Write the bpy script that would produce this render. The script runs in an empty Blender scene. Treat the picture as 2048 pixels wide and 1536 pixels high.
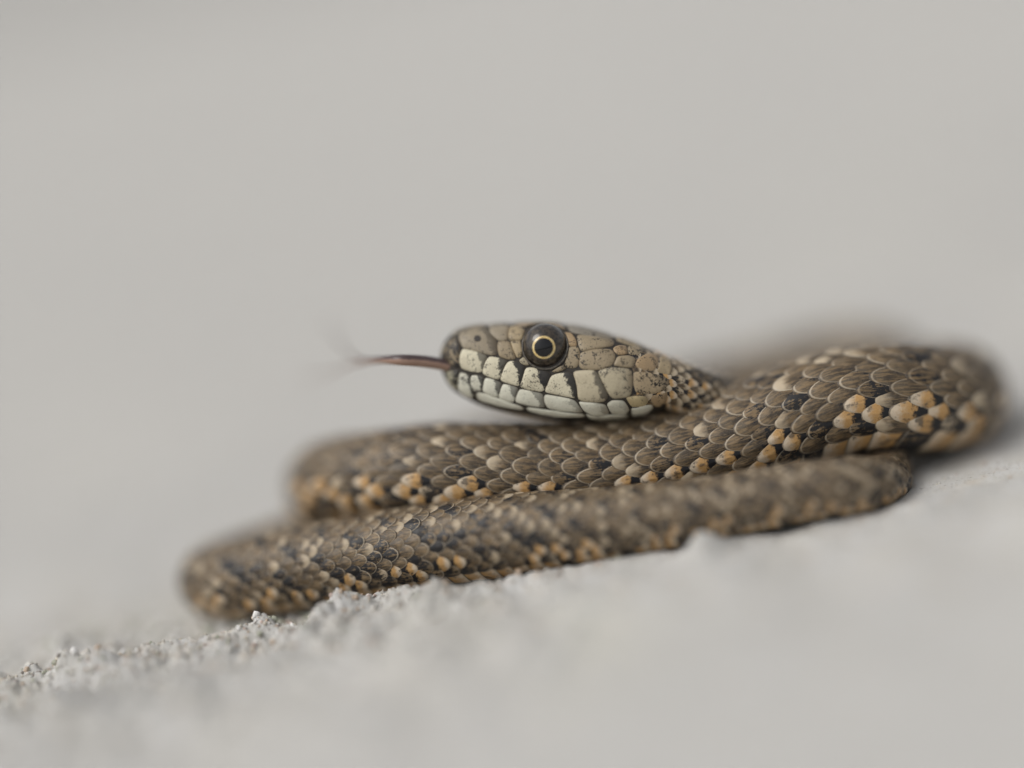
import bpy, math, random
import numpy as np

random.seed(7)
RNG = np.random.default_rng(7)
scene = bpy.context.scene
COL = scene.collection

# ----------------------------------------------------------------------------
# camera, sky, sun, exposure
# ----------------------------------------------------------------------------
FPX = 2048 * 100.0 / 36.0            # focal length in pixels of the 2048 px photograph
D = FPX * 0.05e-3                    # distance at which 1 px is 0.05 mm
PITCH = math.radians(13.0)
ROLL = math.atan(0.235)
FSTOP = 1.7
FOCUS_SHIFT = 0.0006

cp, sp = math.cos(PITCH), math.sin(PITCH)
r0 = np.array([1.0, 0, 0]); u0 = np.array([0, sp, cp]); FW = np.array([0, cp, -sp])
RT = math.cos(ROLL) * r0 - math.sin(ROLL) * u0
UP = math.sin(ROLL) * r0 + math.cos(ROLL) * u0
_g = (1000 - 1024) / FPX * RT - (1165 - 768) / FPX * UP + FW
CAM = -D * _g                        # the point seen at (1000, 1165) in focus is the origin


def at(px, py, dm=0.0):
    """world point seen at a pixel of the photograph, dm millimetres behind the focus plane"""
    d = D + dm * 1e-3
    return CAM + d * ((px - 1024) / FPX * RT - (py - 768) / FPX * UP + FW)


def at_z(px, dm, z):
    """world point in pixel column px, dm millimetres behind focus, z metres above the ground"""
    d = D + dm * 1e-3
    base = CAM + d * ((px - 1024) / FPX * RT + FW)
    k = (base[2] - z) / (d / FPX * UP[2])
    return base - d * k / FPX * UP


def project(P):
    q = P - CAM
    z = q @ FW
    return 1024 + FPX * (q @ RT) / z, 768 - FPX * (q @ UP) / z, z


cam_data = bpy.data.cameras.new("camera")
cam = bpy.data.objects.new("camera", cam_data)
COL.objects.link(cam)
from mathutils import Matrix, Vector
m = Matrix(((RT[0], UP[0], -FW[0], CAM[0]), (RT[1], UP[1], -FW[1], CAM[1]),
            (RT[2], UP[2], -FW[2], CAM[2]), (0, 0, 0, 1)))
cam.matrix_world = m
cam_data.lens = 100.0
cam_data.sensor_width = 36.0
cam_data.clip_start = 0.005
cam_data.clip_end = 500.0
cam_data.dof.use_dof = True
cam_data.dof.focus_distance = D + FOCUS_SHIFT
cam_data.dof.aperture_fstop = FSTOP
scene.camera = cam

SUN_EL, SUN_AZ = math.radians(56), math.radians(-115)     # azimuth from +Y towards +X
world = bpy.data.worlds.new("World")
scene.world = world
world.use_nodes = True
wn, wl = world.node_tree.nodes, world.node_tree.links
sky = wn.new("ShaderNodeTexSky")
sky.sky_type = 'NISHITA'
sky.sun_disc = False
sky.sun_elevation = SUN_EL
sky.sun_rotation = SUN_AZ
sky.dust_density = 4.0
sky.air_density = 1.2
hsv = wn.new("ShaderNodeHueSaturation")
hsv.inputs["Saturation"].default_value = 0.16            # overcast: grey cloud, little blue
bgn = wn["Background"]
bgn.inputs["Strength"].default_value = 0.13
wl.new(sky.outputs[0], hsv.inputs["Color"])
wl.new(hsv.outputs[0], bgn.inputs["Color"])

sun_d = bpy.data.lights.new("sun", 'SUN')
sun_d.energy = 1.0
sun_d.angle = math.radians(35)
sun_d.color = (1.0, 0.96, 0.9)
sun = bpy.data.objects.new("sun", sun_d)
COL.objects.link(sun)
sdir = Vector((math.sin(SUN_AZ) * math.cos(SUN_EL), math.cos(SUN_AZ) * math.cos(SUN_EL), math.sin(SUN_EL)))
sun.rotation_euler = (-sdir).to_track_quat('-Z', 'Y').to_euler()
sun.location = (-0.6, -0.3, 1.0)

vs = scene.view_settings
vs.view_transform = 'Standard'
vs.look = 'None'
vs.gamma = 1.0
vs.exposure = 0.03
scene.cycles.use_denoising = True
scene.cycles.max_bounces = 6
scene.cycles.transparent_max_bounces = 8


# ----------------------------------------------------------------------------
# small helpers
# ----------------------------------------------------------------------------
def pchip(xs, ys):
    xs = np.asarray(xs, float); ys = np.asarray(ys, float)
    h = np.diff(xs); dl = np.diff(ys) / h
    dv = np.zeros_like(ys)
    for i in range(1, len(xs) - 1):
        if dl[i - 1] * dl[i] > 0:
            w1 = 2 * h[i] + h[i - 1]; w2 = h[i] + 2 * h[i - 1]
            dv[i] = (w1 + w2) / (w1 / dl[i - 1] + w2 / dl[i])
    dv[0], dv[-1] = dl[0], dl[-1]

    def f(x):
        x = np.clip(np.asarray(x, float), xs[0], xs[-1])
        i = np.clip(np.searchsorted(xs, x) - 1, 0, len(h) - 1)
        t = (x - xs[i]) / h[i]
        return (ys[i] * (1 + 2 * t) * (1 - t) ** 2 + ys[i + 1] * t * t * (3 - 2 * t)
                + h[i] * dv[i] * t * (1 - t) ** 2 - h[i] * dv[i + 1] * t * t * (1 - t))
    return f


def _hash(ix, iy, seed):
    n = (ix.astype(np.int64) * 374761393 + iy.astype(np.int64) * 668265263 + seed * 974711) & 0x7fffffff
    n = ((n ^ (n >> 13)) * 1274126177) & 0x7fffffff
    n = n ^ (n >> 16)
    return (n & 0xffff) / 65535.0


def vnoise(x, y, seed=0):
    ix = np.floor(x); iy = np.floor(y)
    fx = x - ix; fy = y - iy
    fx = fx * fx * fx * (fx * (fx * 6 - 15) + 10); fy = fy * fy * fy * (fy * (fy * 6 - 15) + 10)
    a = _hash(ix, iy, seed); b = _hash(ix + 1, iy, seed)
    c = _hash(ix, iy + 1, seed); d = _hash(ix + 1, iy + 1, seed)
    return (a + (b - a) * fx) * (1 - fy) + (c + (d - c) * fx) * fy - 0.5


def sstep(a, b, x):
    t = np.clip((x - a) / (b - a), 0, 1)
    return t * t * (3 - 2 * t)


def mesh_from(name, verts, faces, mats, smooth=True, attrs=None, mat_idx=None):
    """verts (n,3) array, faces list or (k,3|4) array, attrs {name: (n,3) array}"""
    me = bpy.data.meshes.new(name)
    verts = np.asarray(verts, float)
    if isinstance(faces, np.ndarray) and faces.ndim == 2:
        k = faces.shape[1]
        me.vertices.add(len(verts)); me.vertices.foreach_set("co", verts.astype(np.float32).ravel())
        me.loops.add(faces.size); me.loops.foreach_set("vertex_index", faces.astype(np.int32).ravel())
        me.polygons.add(len(faces))
        me.polygons.foreach_set("loop_start", np.arange(0, faces.size, k, dtype=np.int32))
        me.update(calc_edges=True)
    else:
        me.from_pydata(verts.tolist(), [], [tuple(int(i) for i in f) for f in faces])
        me.update()
    for mt in mats:
        me.materials.append(mt)
    if mat_idx is not None:
        me.polygons.foreach_set("material_index", np.asarray(mat_idx, np.int32))
    if smooth:
        me.polygons.foreach_set("use_smooth", np.ones(len(me.polygons), dtype=bool))
    for k, v in (attrs or {}).items():
        a = me.attributes.new(k, 'FLOAT_VECTOR', 'POINT')
        a.data.foreach_set("vector", np.asarray(v, np.float32).ravel())
    return me


def obj(name, me, parent=None):
    o = bpy.data.objects.new(name, me)
    COL.objects.link(o)
    if parent is not None:
        o.parent = parent
    return o


class N:
    """terse node building"""
    def __init__(self, name):
        self.mat = bpy.data.materials.new(name)
        self.mat.use_nodes = True
        self.t = self.mat.node_tree
        self.b = self.t.nodes["Principled BSDF"]
        self.out = self.t.nodes["Material Output"]

    def n(self, typ, **kw):
        nd = self.t.nodes.new("ShaderNode" + typ)
        for k, v in kw.items():
            setattr(nd, k, v)
        return nd

    def link(self, a, b):
        self.t.links.new(a, b)

    def put(self, sock, v):
        if hasattr(v, "is_output"):
            self.link(v, sock)
        elif isinstance(v, (tuple, list)):
            sock.default_value = (*v, 1.0)[:len(sock.default_value)] if len(v) == 3 and len(sock.default_value) == 4 else v
        else:
            sock.default_value = v

    def math(self, op, a, b=0.0, c=0.0, clamp=False):
        nd = self.n("Math", operation=op, use_clamp=clamp)
        for i, v in enumerate((a, b, c)):
            self.put(nd.inputs[i], v)
        return nd.outputs[0]

    def mix(self, f, a, b):
        nd = self.n("Mix", data_type='RGBA')
        self.put(nd.inputs["Factor"], f)
        self.put(nd.inputs["A"] if False else nd.inputs[6], a)
        self.put(nd.inputs[7], b)
        return nd.outputs[2]

    def step(self, x, a, b):
        nd = self.n("MapRange", interpolation_type='SMOOTHSTEP')
        self.put(nd.inputs[0], x); self.put(nd.inputs[1], a); self.put(nd.inputs[2], b)
        return nd.outputs[0]

    def attr(self, name):
        a = self.n("Attribute", attribute_name=name)
        s = self.n("SeparateXYZ"); self.link(a.outputs["Vector"], s.inputs[0])
        return s.outputs[0], s.outputs[1], s.outputs[2], a.outputs["Color"]

    def comb(self, x, y, z):
        c = self.n("CombineXYZ")
        for i, v in enumerate((x, y, z)):
            self.put(c.inputs[i], v)
        return c.outputs[0]

    def noise(self, scale, detail=3.0, rough=0.55, vec=None, dist=0.0):
        nd = self.n("TexNoise")
        nd.inputs["Scale"].default_value = scale
        nd.inputs["Detail"].default_value = detail
        nd.inputs["Roughness"].default_value = rough
        nd.inputs["Distortion"].default_value = dist
        if vec is not None:
            self.link(vec, nd.inputs["Vector"])
        return nd.outputs["Fac"]

    def pos(self):
        return self.n("NewGeometry").outputs["Position"]

    def bump(self, h, strength, dist):
        b = self.n("Bump")
        b.inputs["Strength"].default_value = strength
        b.inputs["Distance"].default_value = dist
        self.link(h, b.inputs["Height"])
        self.link(b.outputs[0], self.b.inputs["Normal"])


# ----------------------------------------------------------------------------
# materials
# ----------------------------------------------------------------------------
def mat_concrete():
    k = N("concrete"); p = k.pos()
    big = k.noise(26.0, 4, 0.55, p)
    mid = k.noise(160.0, 4, 0.6, p)
    fine = k.noise(1500.0, 4, 0.65, p)
    speck = k.noise(2600.0, 2, 0.5, p)
    warm = k.noise(330.0, 3, 0.6, p)
    base = k.mix(k.step(big, 0.3, 0.7), (0.405, 0.396, 0.376), (0.505, 0.488, 0.446))
    cool = k.noise(62.0, 3, 0.55, p)
    base = k.mix(k.math('MULTIPLY', k.step(cool, 0.50, 0.66), 0.4), base, (0.355, 0.355, 0.355))
    wide = k.noise(2.6, 2, 0.5, p)
    base = k.mix(k.math('MULTIPLY', k.step(wide, 0.40, 0.62), 0.35), base, (0.56, 0.55, 0.52))
    base = k.mix(k.math('MULTIPLY', k.step(mid, 0.38, 0.66), 0.6), base, (0.56, 0.555, 0.545))
    base = k.mix(k.math('MULTIPLY', k.step(warm, 0.53, 0.72), 0.5), base, (0.49, 0.425, 0.345))
    base = k.mix(k.math('MULTIPLY', k.step(fine, 0.55, 0.75), 0.16), base, (0.30, 0.28, 0.25))
    base = k.mix(k.math('MULTIPLY', k.step(speck, 0.60, 0.68), 0.55), base, (0.17, 0.135, 0.11))
    # faint green-grey lichen bloom with a shape of its own
    lich = k.step(k.noise(22.0, 4, 0.6, p, 0.4), 0.58, 0.72)
    base = k.mix(k.math('MULTIPLY', lich, 0.22), base, (0.40, 0.41, 0.30))
    k.link(base, k.b.inputs["Base Color"])
    k.b.inputs["Roughness"].default_value = 0.92
    k.b.inputs["Specular IOR Level"].default_value = 0.25
    k.bump(k.math('ADD', fine, k.math('MULTIPLY', speck, 0.6)), 0.4, 0.0002)
    return k.mat


def mat_grit():
    k = N("grit"); rx, ry, rz, c = k.attr("tint")
    p = k.pos()
    f = k.noise(3500.0, 3, 0.6, p)
    base = k.mix(k.math('MULTIPLY', k.step(f, 0.45, 0.65), 0.5), c, (0.22, 0.185, 0.155))
    k.link(base, k.b.inputs["Base Color"])
    k.b.inputs["Roughness"].default_value = 0.75
    k.bump(f, 0.5, 0.00008)
    return k.mat


def mat_skin():
    k = N("snake_skin"); p = k.pos()
    f = k.noise(2500.0, 3, 0.6, p)
    k.link(k.mix(f, (0.012, 0.010, 0.008), (0.045, 0.036, 0.026)), k.b.inputs["Base Color"])
    k.b.inputs["Roughness"].default_value = 0.6
    return k.mat


def mat_scale():
    k = N("snake_scale"); p = k.pos()
    u, v, t, _ = k.attr("suv")
    dark, orange, rnd, _ = k.attr("spat")
    pale, _a, _b, _ = k.attr("spat2")
    rz = k.math('MULTIPLY', rnd, 57.0)
    streak = k.noise(1.0, 4, 0.65, k.comb(k.math('MULTIPLY', u, 1.6), k.math('MULTIPLY', v, 5.5), rz))
    cloud = k.noise(1.0, 4, 0.6, k.comb(k.math('MULTIPLY', u, 1.5), k.math('MULTIPLY', v, 1.5), k.math('ADD', rz, 9.0)))
    grain = k.noise(7000.0, 3, 0.7, p)
    blot = k.noise(1700.0, 5, 0.72, p)
    # brown ground tone of each scale
    tone = k.mix(rnd, (0.078, 0.053, 0.028), (0.165, 0.116, 0.066))
    tone = k.mix(k.math('MULTIPLY', k.step(k.math('ADD', u, k.math('MULTIPLY', k.math('SUBTRACT', cloud, 0.5), 1.6)), 0.45, -0.15), 0.72), tone, (0.034, 0.027, 0.021))
    tone = k.mix(k.math('MULTIPLY', k.step(streak, 0.44, 0.60), 0.75), tone, (0.045, 0.036, 0.028))
    tone = k.mix(k.math('MULTIPLY', k.step(streak, 0.54, 0.38), 0.45), tone, (0.29, 0.195, 0.10))
    tone = k.mix(k.math('MULTIPLY', k.step(grain, 0.50, 0.75), 0.35), tone, (0.26, 0.215, 0.155))
    # pale tip on many scales
    tipm = k.math('MULTIPLY', k.step(k.math('ADD', u, k.math('MULTIPLY', k.math('SUBTRACT', cloud, 0.5), 1.1)), 0.05, 0.7), pale)
    tone = k.mix(tipm, tone, (0.50, 0.41, 0.29))
    # dark scales: black with a ragged edge
    dm = k.step(k.math('ADD', k.math('MULTIPLY', k.math('SUBTRACT', blot, 0.5), 2.2), k.math('ADD', dark, k.math('ADD', k.math('MULTIPLY', u, -0.34), k.math('MULTIPLY', k.math('SUBTRACT', streak, 0.5), 1.5)))), 0.46, 0.60)
    tone = k.mix(k.math('MULTIPLY', dm, 0.93), tone, (0.011, 0.012, 0.015))
    # cream and orange flank scales: cream tip, orange heart, black root
    uu = k.math('ADD', u, k.math('MULTIPLY', k.math('SUBTRACT', blot, 0.5), 0.9))
    oc = k.mix(k.step(uu, 0.30, 0.74), (0.46, 0.265, 0.098), (0.60, 0.50, 0.38))
    oc = k.mix(k.math('MULTIPLY', k.step(grain, 0.40, 0.7), 0.3), oc, (0.55, 0.42, 0.25))
    oc = k.mix(k.math('MULTIPLY', k.step(k.math('ADD', cloud, k.math('MULTIPLY', blot, 0.6)), 0.84, 0.98), 0.8), oc, (0.06, 0.048, 0.036))
    oc = k.mix(k.step(uu, 0.12, -0.06), oc, (0.013, 0.013, 0.015))
    om = k.step(k.math('ADD', orange, k.math('MULTIPLY', k.math('SUBTRACT', blot, 0.5), 0.7)), 0.42, 0.6)
    tone = k.mix(om, tone, oc)
    # thin horny border: pale line, then the darker translucent margin
    back = k.step(u, -0.45, 0.15)
    line = k.math('MULTIPLY', k.math('MULTIPLY', k.step(t, 0.80, 0.86), k.step(t, 0.93, 0.89)), back)
    tone = k.mix(k.math('MULTIPLY', line, k.math('ADD', 0.22, k.math('MULTIPLY', rnd, 0.55))), tone, (0.46, 0.395, 0.30))
    edge = k.step(t, 0.90, 0.97)
    tone = k.mix(k.math('MULTIPLY', edge, 0.8), tone, (0.055, 0.045, 0.036))
    k.link(tone, k.b.inputs["Base Color"])
    k.link(k.math('ADD', 0.30, k.math('MULTIPLY', grain, 0.26)), k.b.inputs["Roughness"])
    k.b.inputs["Specular IOR Level"].default_value = 0.34
    k.bump(k.math('ADD', k.math('MULTIPLY', streak, 1.0), k.math('MULTIPLY', grain, 0.5)), 0.35, 0.00006)
    return k.mat


def mat_plate():
    k = N("snake_head_plate"); p = k.pos()
    u, v, t, _ = k.attr("suv")
    smear, speck, rnd, _ = k.attr("spat")
    c = k.attr("col")[3]
    grain = k.noise(5200.0, 4, 0.7, p)
    blot = k.noise(1100.0, 5, 0.75, p)
    cloud = k.noise(420.0, 3, 0.55, p)
    col = k.mix(k.math('MULTIPLY', k.step(cloud, 0.42, 0.68), 0.28), c, (0.20, 0.155, 0.095))
    dark = k.mix(0.52, col, (0.05, 0.042, 0.03))
    col = k.mix(k.math('MULTIPLY', k.step(grain, 0.46, 0.70), k.math('ADD', 0.15, k.math('MULTIPLY', speck, 0.75))), col, dark)
    # brownish stain along the rear margin
    col = k.mix(k.math('MULTIPLY', k.step(k.math('ADD', u, k.math('MULTIPLY', cloud, 0.5)), 1.0, 1.35), 0.5), col, (0.20, 0.14, 0.08))
    # black peppering
    pm = k.math('MULTIPLY', k.step(k.math('ADD', blot, k.math('MULTIPLY', grain, 0.6)), k.math('SUBTRACT', 0.90, k.math('MULTIPLY', speck, 0.12)), k.math('SUBTRACT', 0.97, k.math('MULTIPLY', speck, 0.12))), k.math('MINIMUM', k.math('MULTIPLY', speck, 2.0), 1.0))
    col = k.mix(k.math('MULTIPLY', pm, 0.95), col, (0.012, 0.011, 0.012))
    # black smear on the rear upper corner of lip scales
    s = k.math('ADD', k.math('ADD', k.math('MULTIPLY', u, 0.85), k.math('MULTIPLY', v, 0.30)),
               k.math('MULTIPLY', k.math('SUBTRACT', blot, 0.5), 0.75))
    sm = k.math('MULTIPLY', k.step(s, 0.70, 0.80), smear)
    col = k.mix(k.math('MULTIPLY', sm, 0.96), col, (0.013, 0.012, 0.013))
    col = k.mix(k.math('MULTIPLY', k.step(t, 0.92, 1.0), 0.5), col, (0.075, 0.058, 0.04))
    k.link(col, k.b.inputs["Base Color"])
    k.link(k.math('ADD', 0.32, k.math('MULTIPLY', grain, 0.25)), k.b.inputs["Roughness"])
    k.b.inputs["Specular IOR Level"].default_value = 0.36
    k.bump(k.math('ADD', grain, k.math('MULTIPLY', cloud, 0.6)), 0.4, 0.00005)
    return k.mat


def mat_simple(name, col, rough=0.4, coat=0.0, nz=None, col2=None, spec=0.5):
    k = N(name)
    if nz:
        f = k.noise(nz, 3, 0.6, k.pos())
        k.link(k.mix(k.step(f, 0.35, 0.65), col, col2), k.b.inputs["Base Color"])
    else:
        k.b.inputs["Base Color"].default_value = (*col, 1)
    k.b.inputs["Roughness"].default_value = rough
    k.b.inputs["Coat Weight"].default_value = coat
    k.b.inputs["Coat Roughness"].default_value = 0.03
    k.b.inputs["Specular IOR Level"].default_value = spec
    return k.mat


def mat_tongue():
    k = N("snake_tongue"); a, b, c, _ = k.attr("tv")
    f = k.noise(4000.0, 3, 0.6, k.pos())
    k.link(k.mix(k.step(k.math('ADD', a, k.math('MULTIPLY', k.math('SUBTRACT', f, 0.5), 0.5)), -0.1, 0.35),
                 (0.30, 0.19, 0.14), (0.065, 0.042, 0.042)), k.b.inputs["Base Color"])
    k.b.inputs["Roughness"].default_value = 0.35
    return k.mat


M_CON, M_GRIT, M_SKIN, M_SCALE, M_PLATE = mat_concrete(), mat_grit(), mat_skin(), mat_scale(), mat_plate()
M_TONGUE = mat_tongue()
M_GLOBE = mat_simple("eye_globe", (0.012, 0.009, 0.007), 0.5, 1.0, 2600.0, (0.060, 0.045, 0.030), 0.2)
M_PUPIL = mat_simple("eye_pupil", (0.004, 0.004, 0.005), 0.2, 1.0, spec=0.0)
M_GOLD = mat_simple("eye_gold_ring", (0.60, 0.40, 0.12), 0.3, 1.0, 5000.0, (0.78, 0.62, 0.30))
M_LID = mat_simple("eye_rim", (0.035, 0.030, 0.024), 0.45, 0.0, 3000.0, (0.10, 0.085, 0.065))
M_NOSTRIL = mat_simple("nostril_dark", (0.03, 0.024, 0.02), 0.6)

# ----------------------------------------------------------------------------
# the ground: one sheet, finely broken where it is near, out to the horizon
# ----------------------------------------------------------------------------
def ground_z(x, y):
    X, Y = x * 1e3, y * 1e3                                # millimetres
    crumb = sstep(14, -6, X + 0.15 * Y) * sstep(26, 6, Y) * sstep(-60, -22, Y)
    crumb = crumb + 0.25 * sstep(80, 20, np.abs(X)) * sstep(60, 10, np.abs(Y))
    crest = 0.2 - 3.6 * sstep(-13, 1, X) + 0.6 * np.sin(X * 0.21) + 0.5 * np.sin(X * 0.53 + 1)
    ridge = np.exp(-((Y - crest) / np.where(Y > crest, 1.5, 3.2)) ** 2)
    z = 1.35 * ridge * crumb * (0.35 + 1.0 * np.clip(vnoise(X * 0.24, Y * 0.2, 3) + 0.55, 0, 1))
    z += crumb * (1.5 * vnoise(X * 0.22, Y * 0.26, 1) + 1.5 * vnoise(X * 0.5, Y * 0.5, 11) + 0.7 * np.abs(vnoise(X * 1.0, Y * 1.0, 2)) + 0.3 * vnoise(X * 1.9, Y * 1.9, 4)
                  + 0.22 * vnoise(X * 4.1, Y * 4.1, 5))
    pit = np.minimum(np.abs(X) / 500 + np.abs(Y) / 500, 1)
    z += 0.05 * vnoise(X * 2.2, Y * 2.2, 6) + 0.35 * vnoise(X * 0.07, Y * 0.07, 7) + 0.7 * vnoise(X * 0.13, Y * 0.13, 21) * sstep(-3, -8, Y) + 0.035 * vnoise(X * 5.2, Y * 5.2, 15)
    # smooth swell in the foreground where the slab lies higher, small knob under the tail
    z += 1.75 * np.exp(-(((X - 20.5) / 2.1) ** 2 + ((Y + 6.2) / 1.7) ** 2))
    z += 1.6 * np.exp(-(((X + 40) / 6.0) ** 2 + ((Y + 13) / 4.0) ** 2))
    z -= 0.9 * sstep(21, 29, X) * sstep(60, 20, np.abs(Y))
    far = sstep(200, 1500, np.hypot(X, Y))
    z = z * (1 - far) + far * 6.0 * vnoise(X * 0.004, Y * 0.004, 8)
    # the snake's own bed is pressed flat and a little low
    bed = sstep(1.0, 2.6, Y - crest) * sstep(48, 38, Y) * sstep(-42, -36, X) * sstep(54, 48, X)
    return (z * (1 - 0.75 * bed) - 0.5 * bed) * 1e-3


def axis_coords(lo, hi, fine, far):
    c = list(np.arange(lo, hi + fine * 0.5, fine))
    st = fine
    while c[-1] < far:
        st = min(st * 1.07, far * 0.2); c.append(c[-1] + st)
    st = fine; left = [c[0]]
    while left[-1] > -far:
        st = min(st * 1.07, far * 0.2); left.append(left[-1] - st)
    return np.array(left[:0:-1] + c)


gx = axis_coords(-0.060, 0.062, 0.00016, 60.0)
gy = axis_coords(-0.016, 0.022, 0.00016, 60.0)
GX, GY = np.meshgrid(gx, gy)
GZ = ground_z(GX, GY)
nx, ny = len(gx), len(gy)
ii = np.arange(nx * ny).reshape(ny, nx)
gf = np.stack([ii[:-1, :-1], ii[:-1, 1:], ii[1:, 1:], ii[1:, :-1]], -1).reshape(-1, 4)
ground = obj("ground", mesh_from("ground", np.stack([GX, GY, GZ], -1).reshape(-1, 3), gf, [M_CON]))
ground["kind"] = "structure"
ground["label"] = "pale grey weathered concrete with a crumbling gritty surface"

# ----------------------------------------------------------------------------
# the snake: head sections
# ----------------------------------------------------------------------------
HX = [880, 884, 890, 900, 915, 935, 960, 1000, 1050, 1090, 1130, 1180, 1230, 1280, 1330]
hT = pchip(HX, [714, 695, 682, 670, 660, 654, 650, 647.5, 645, 644, 648, 658, 672, 690, 710])
hB = pchip(HX, [716, 742, 758, 774, 787, 799, 811, 822, 832, 838, 841, 840, 836, 830, 822])
hC = pchip(HX, [715, 716, 717, 718, 720, 724, 730, 738, 742, 745, 748, 752, 756, 760, 766])
hW = pchip(HX, [0.05, 1.1, 1.55, 2.05, 2.5, 2.8, 3.05, 3.35, 3.75, 4.0, 4.3, 4.7, 4.95, 4.6, 3.9])
HEAD_DM = 4.6
MM = 1e-3
PXM = 0.05e-3


def head_exp(px):
    return 0.80 + 0.20 * sstep(1270, 1330, px)


def spow(c, e):
    return np.sign(c) * np.abs(c) ** e


def head_pt(px, th, h=0.0):
    """th: angle round the section, 0 at the crown, positive towards the camera; h: metres proud"""
    px = np.asarray(px, float); th = np.asarray(th, float)
    e = head_exp(px)
    c = spow(np.cos(th), e); s = spow(np.sin(th), e)
    up_r = (hC(px) - hT(px)) * PXM; dn_r = (hB(px) - hC(px)) * PXM
    rv = np.where(c > 0, up_r, dn_r)
    w = hW(px) * MM
    y = w * s; z = rv * c
    # outward direction (approximate surface normal of the section, tilted forward on the snout)
    ny = np.sin(th) / np.maximum(w, 1e-4); nz = np.cos(th) / np.maximum(rv, 1e-4)
    dwdx = (hW(px + 1) - hW(px - 1)) * MM / (2 * PXM)
    ln = np.sqrt(ny ** 2 + nz ** 2) + 1e-9
    ny, nz = ny / ln, nz / ln
    nxx = -np.clip(dwdx, -0.3, 1.6) * np.abs(ny)
    ln = np.sqrt(ny ** 2 + nz ** 2 + nxx ** 2)
    ny, nz, nxx = ny / ln, nz / ln, nxx / ln
    base = at(1024, 768, HEAD_DM)
    k = (D + HEAD_DM * MM) / FPX
    a = (px - 1024) * PXM * 1.0 + 0 * th
    b = -(hC(px) - 768) * PXM
    sc = k / PXM                                           # keeps the outline on the photo at this depth
    return (base + ((a * sc) + nxx * h)[..., None] * RT + ((b + z) * sc + nz * h)[..., None] * UP
            - (y + ny * h)[..., None] * FW)


def head_theta(px, py):
    """angle round the near side that is seen at height py"""
    px = np.asarray(px, float); py = np.asarray(py, float)
    e = head_exp(px)
    up = py < hC(px)
    r = np.where(up, (hC(px) - py) / (hC(px) - hT(px)), (py - hC(px)) / (hB(px) - hC(px)))
    r = np.clip(r, 0, 0.995) ** (1 / e)
    th = np.arccos(r)
    return np.where(up, th, math.pi - th)


# ----------------------------------------------------------------------------
# the snake: centre line (px, py or None for lying on the ground, mm behind focus, radius mm, extra height mm)
# ----------------------------------------------------------------------------
PATH = [
    (1330, 766, 4.6, 2.80), (1375, 781, 5.0, 2.62), (1430, 800, 6.8, 2.55), (1490, 818, 10.4, 2.7), (1600, 812, 16.5, 3.3),
    (1740, 796, 20.8, 4.1), (1850, 782, 21.6, 4.7), (1908, 784, 17.2, 5.1), (1893, 797, 10.8, 5.4), (1800, 799, 6.9, 5.55),
    (1700, 804, 5.9, 5.5), (1600, 830, 5.7, 5.4), (1500, 870, 5.8, 5.3), (1350, 915, 6.1, 5.15), (1250, 936, 6.3, 5.1),
    (1100, 946, 6.4, 5.05), (900, 943, 6.8, 4.9), (780, 952, 8.6, 4.62), (668, 963, 12.8, 4.3), (662, 982, 17.8, 4.3),
    (770, 995, 23.4, 4.4), (930, None, 26.5, 4.7), (1200, None, 29.0, 4.8), (1500, None, 31.5, 4.7), (1690, None, 33.0, 4.6),
    (1775, None, 28.0, 4.5), (1690, None, 22.0, 4.4), (1450, None, 16.5, 4.4), (1100, None, 16.2, 4.4), (800, None, 18.5, 4.3),
    (610, None, 16.6, 3.6), (500, None, 15.4, 3.45), (426, None, 12.4, 3.6), (466, None, 9.2, 3.95), (600, None, 6.9, 4.1),
    (800, None, 4.5, 4.2), (1000, None, 1.8, 4.1), (1200, None, -0.6, 3.6), (1400, None, -2.0, 3.15), (1600, 985, -2.8, 2.95),
    (1695, 972, -3.0, 2.8), (1750, 966, -1.0, 2.6), (1778, 955, 3.2, 2.35), (1750, None, 8.0, 2.05), (1650, None, 10.5, 1.6),
    (1500, None, 9.0, 1.1), (1350, None, 8.0, 0.6), (1250, None, 8.0, 0.25)]
pts, rad = [], []
for (px, py, dm, R) in PATH:
    pts.append(at(px, py, dm) if py is not None else at_z(px, dm, (R - 0.25) * MM)); rad.append(R * MM)
pts = np.array(pts); rad = np.array(rad)


def catmull(P, n=40):
    """centripetal Catmull-Rom, P (k, m)"""
    Q = np.vstack([2 * P[0] - P[1], P, 2 * P[-1] - P[-2]])
    Q[0, :3] = P[0, :3] - RT * np.linalg.norm(P[1, :3] - P[0, :3])
    out = []
    for i in range(1, len(Q) - 2):
        p0, p1, p2, p3 = Q[i - 1], Q[i], Q[i + 1], Q[i + 2]
        t0 = 0.0
        t1 = t0 + max(np.linalg.norm((p1 - p0)[:3]), 1e-6) ** 0.5
        t2 = t1 + max(np.linalg.norm((p2 - p1)[:3]), 1e-6) ** 0.5
        t3 = t2 + max(np.linalg.norm((p3 - p2)[:3]), 1e-6) ** 0.5
        t = np.linspace(t1, t2, n, endpoint=False)[:, None]
        A1 = (t1 - t) / (t1 - t0) * p0 + (t - t0) / (t1 - t0) * p1
        A2 = (t2 - t) / (t2 - t1) * p1 + (t - t1) / (t2 - t1) * p2
        A3 = (t3 - t) / (t3 - t2) * p2 + (t - t2) / (t3 - t2) * p3
        B1 = (t2 - t) / (t2 - t0) * A1 + (t - t0) / (t2 - t0) * A2
        B2 = (t3 - t) / (t3 - t1) * A2 + (t - t1) / (t3 - t1) * A3
        out.append((t2 - t) / (t2 - t1) * B1 + (t - t1) / (t2 - t1) * B2)
    out.append(P[-1][None])
    return np.vstack(out)


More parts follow.
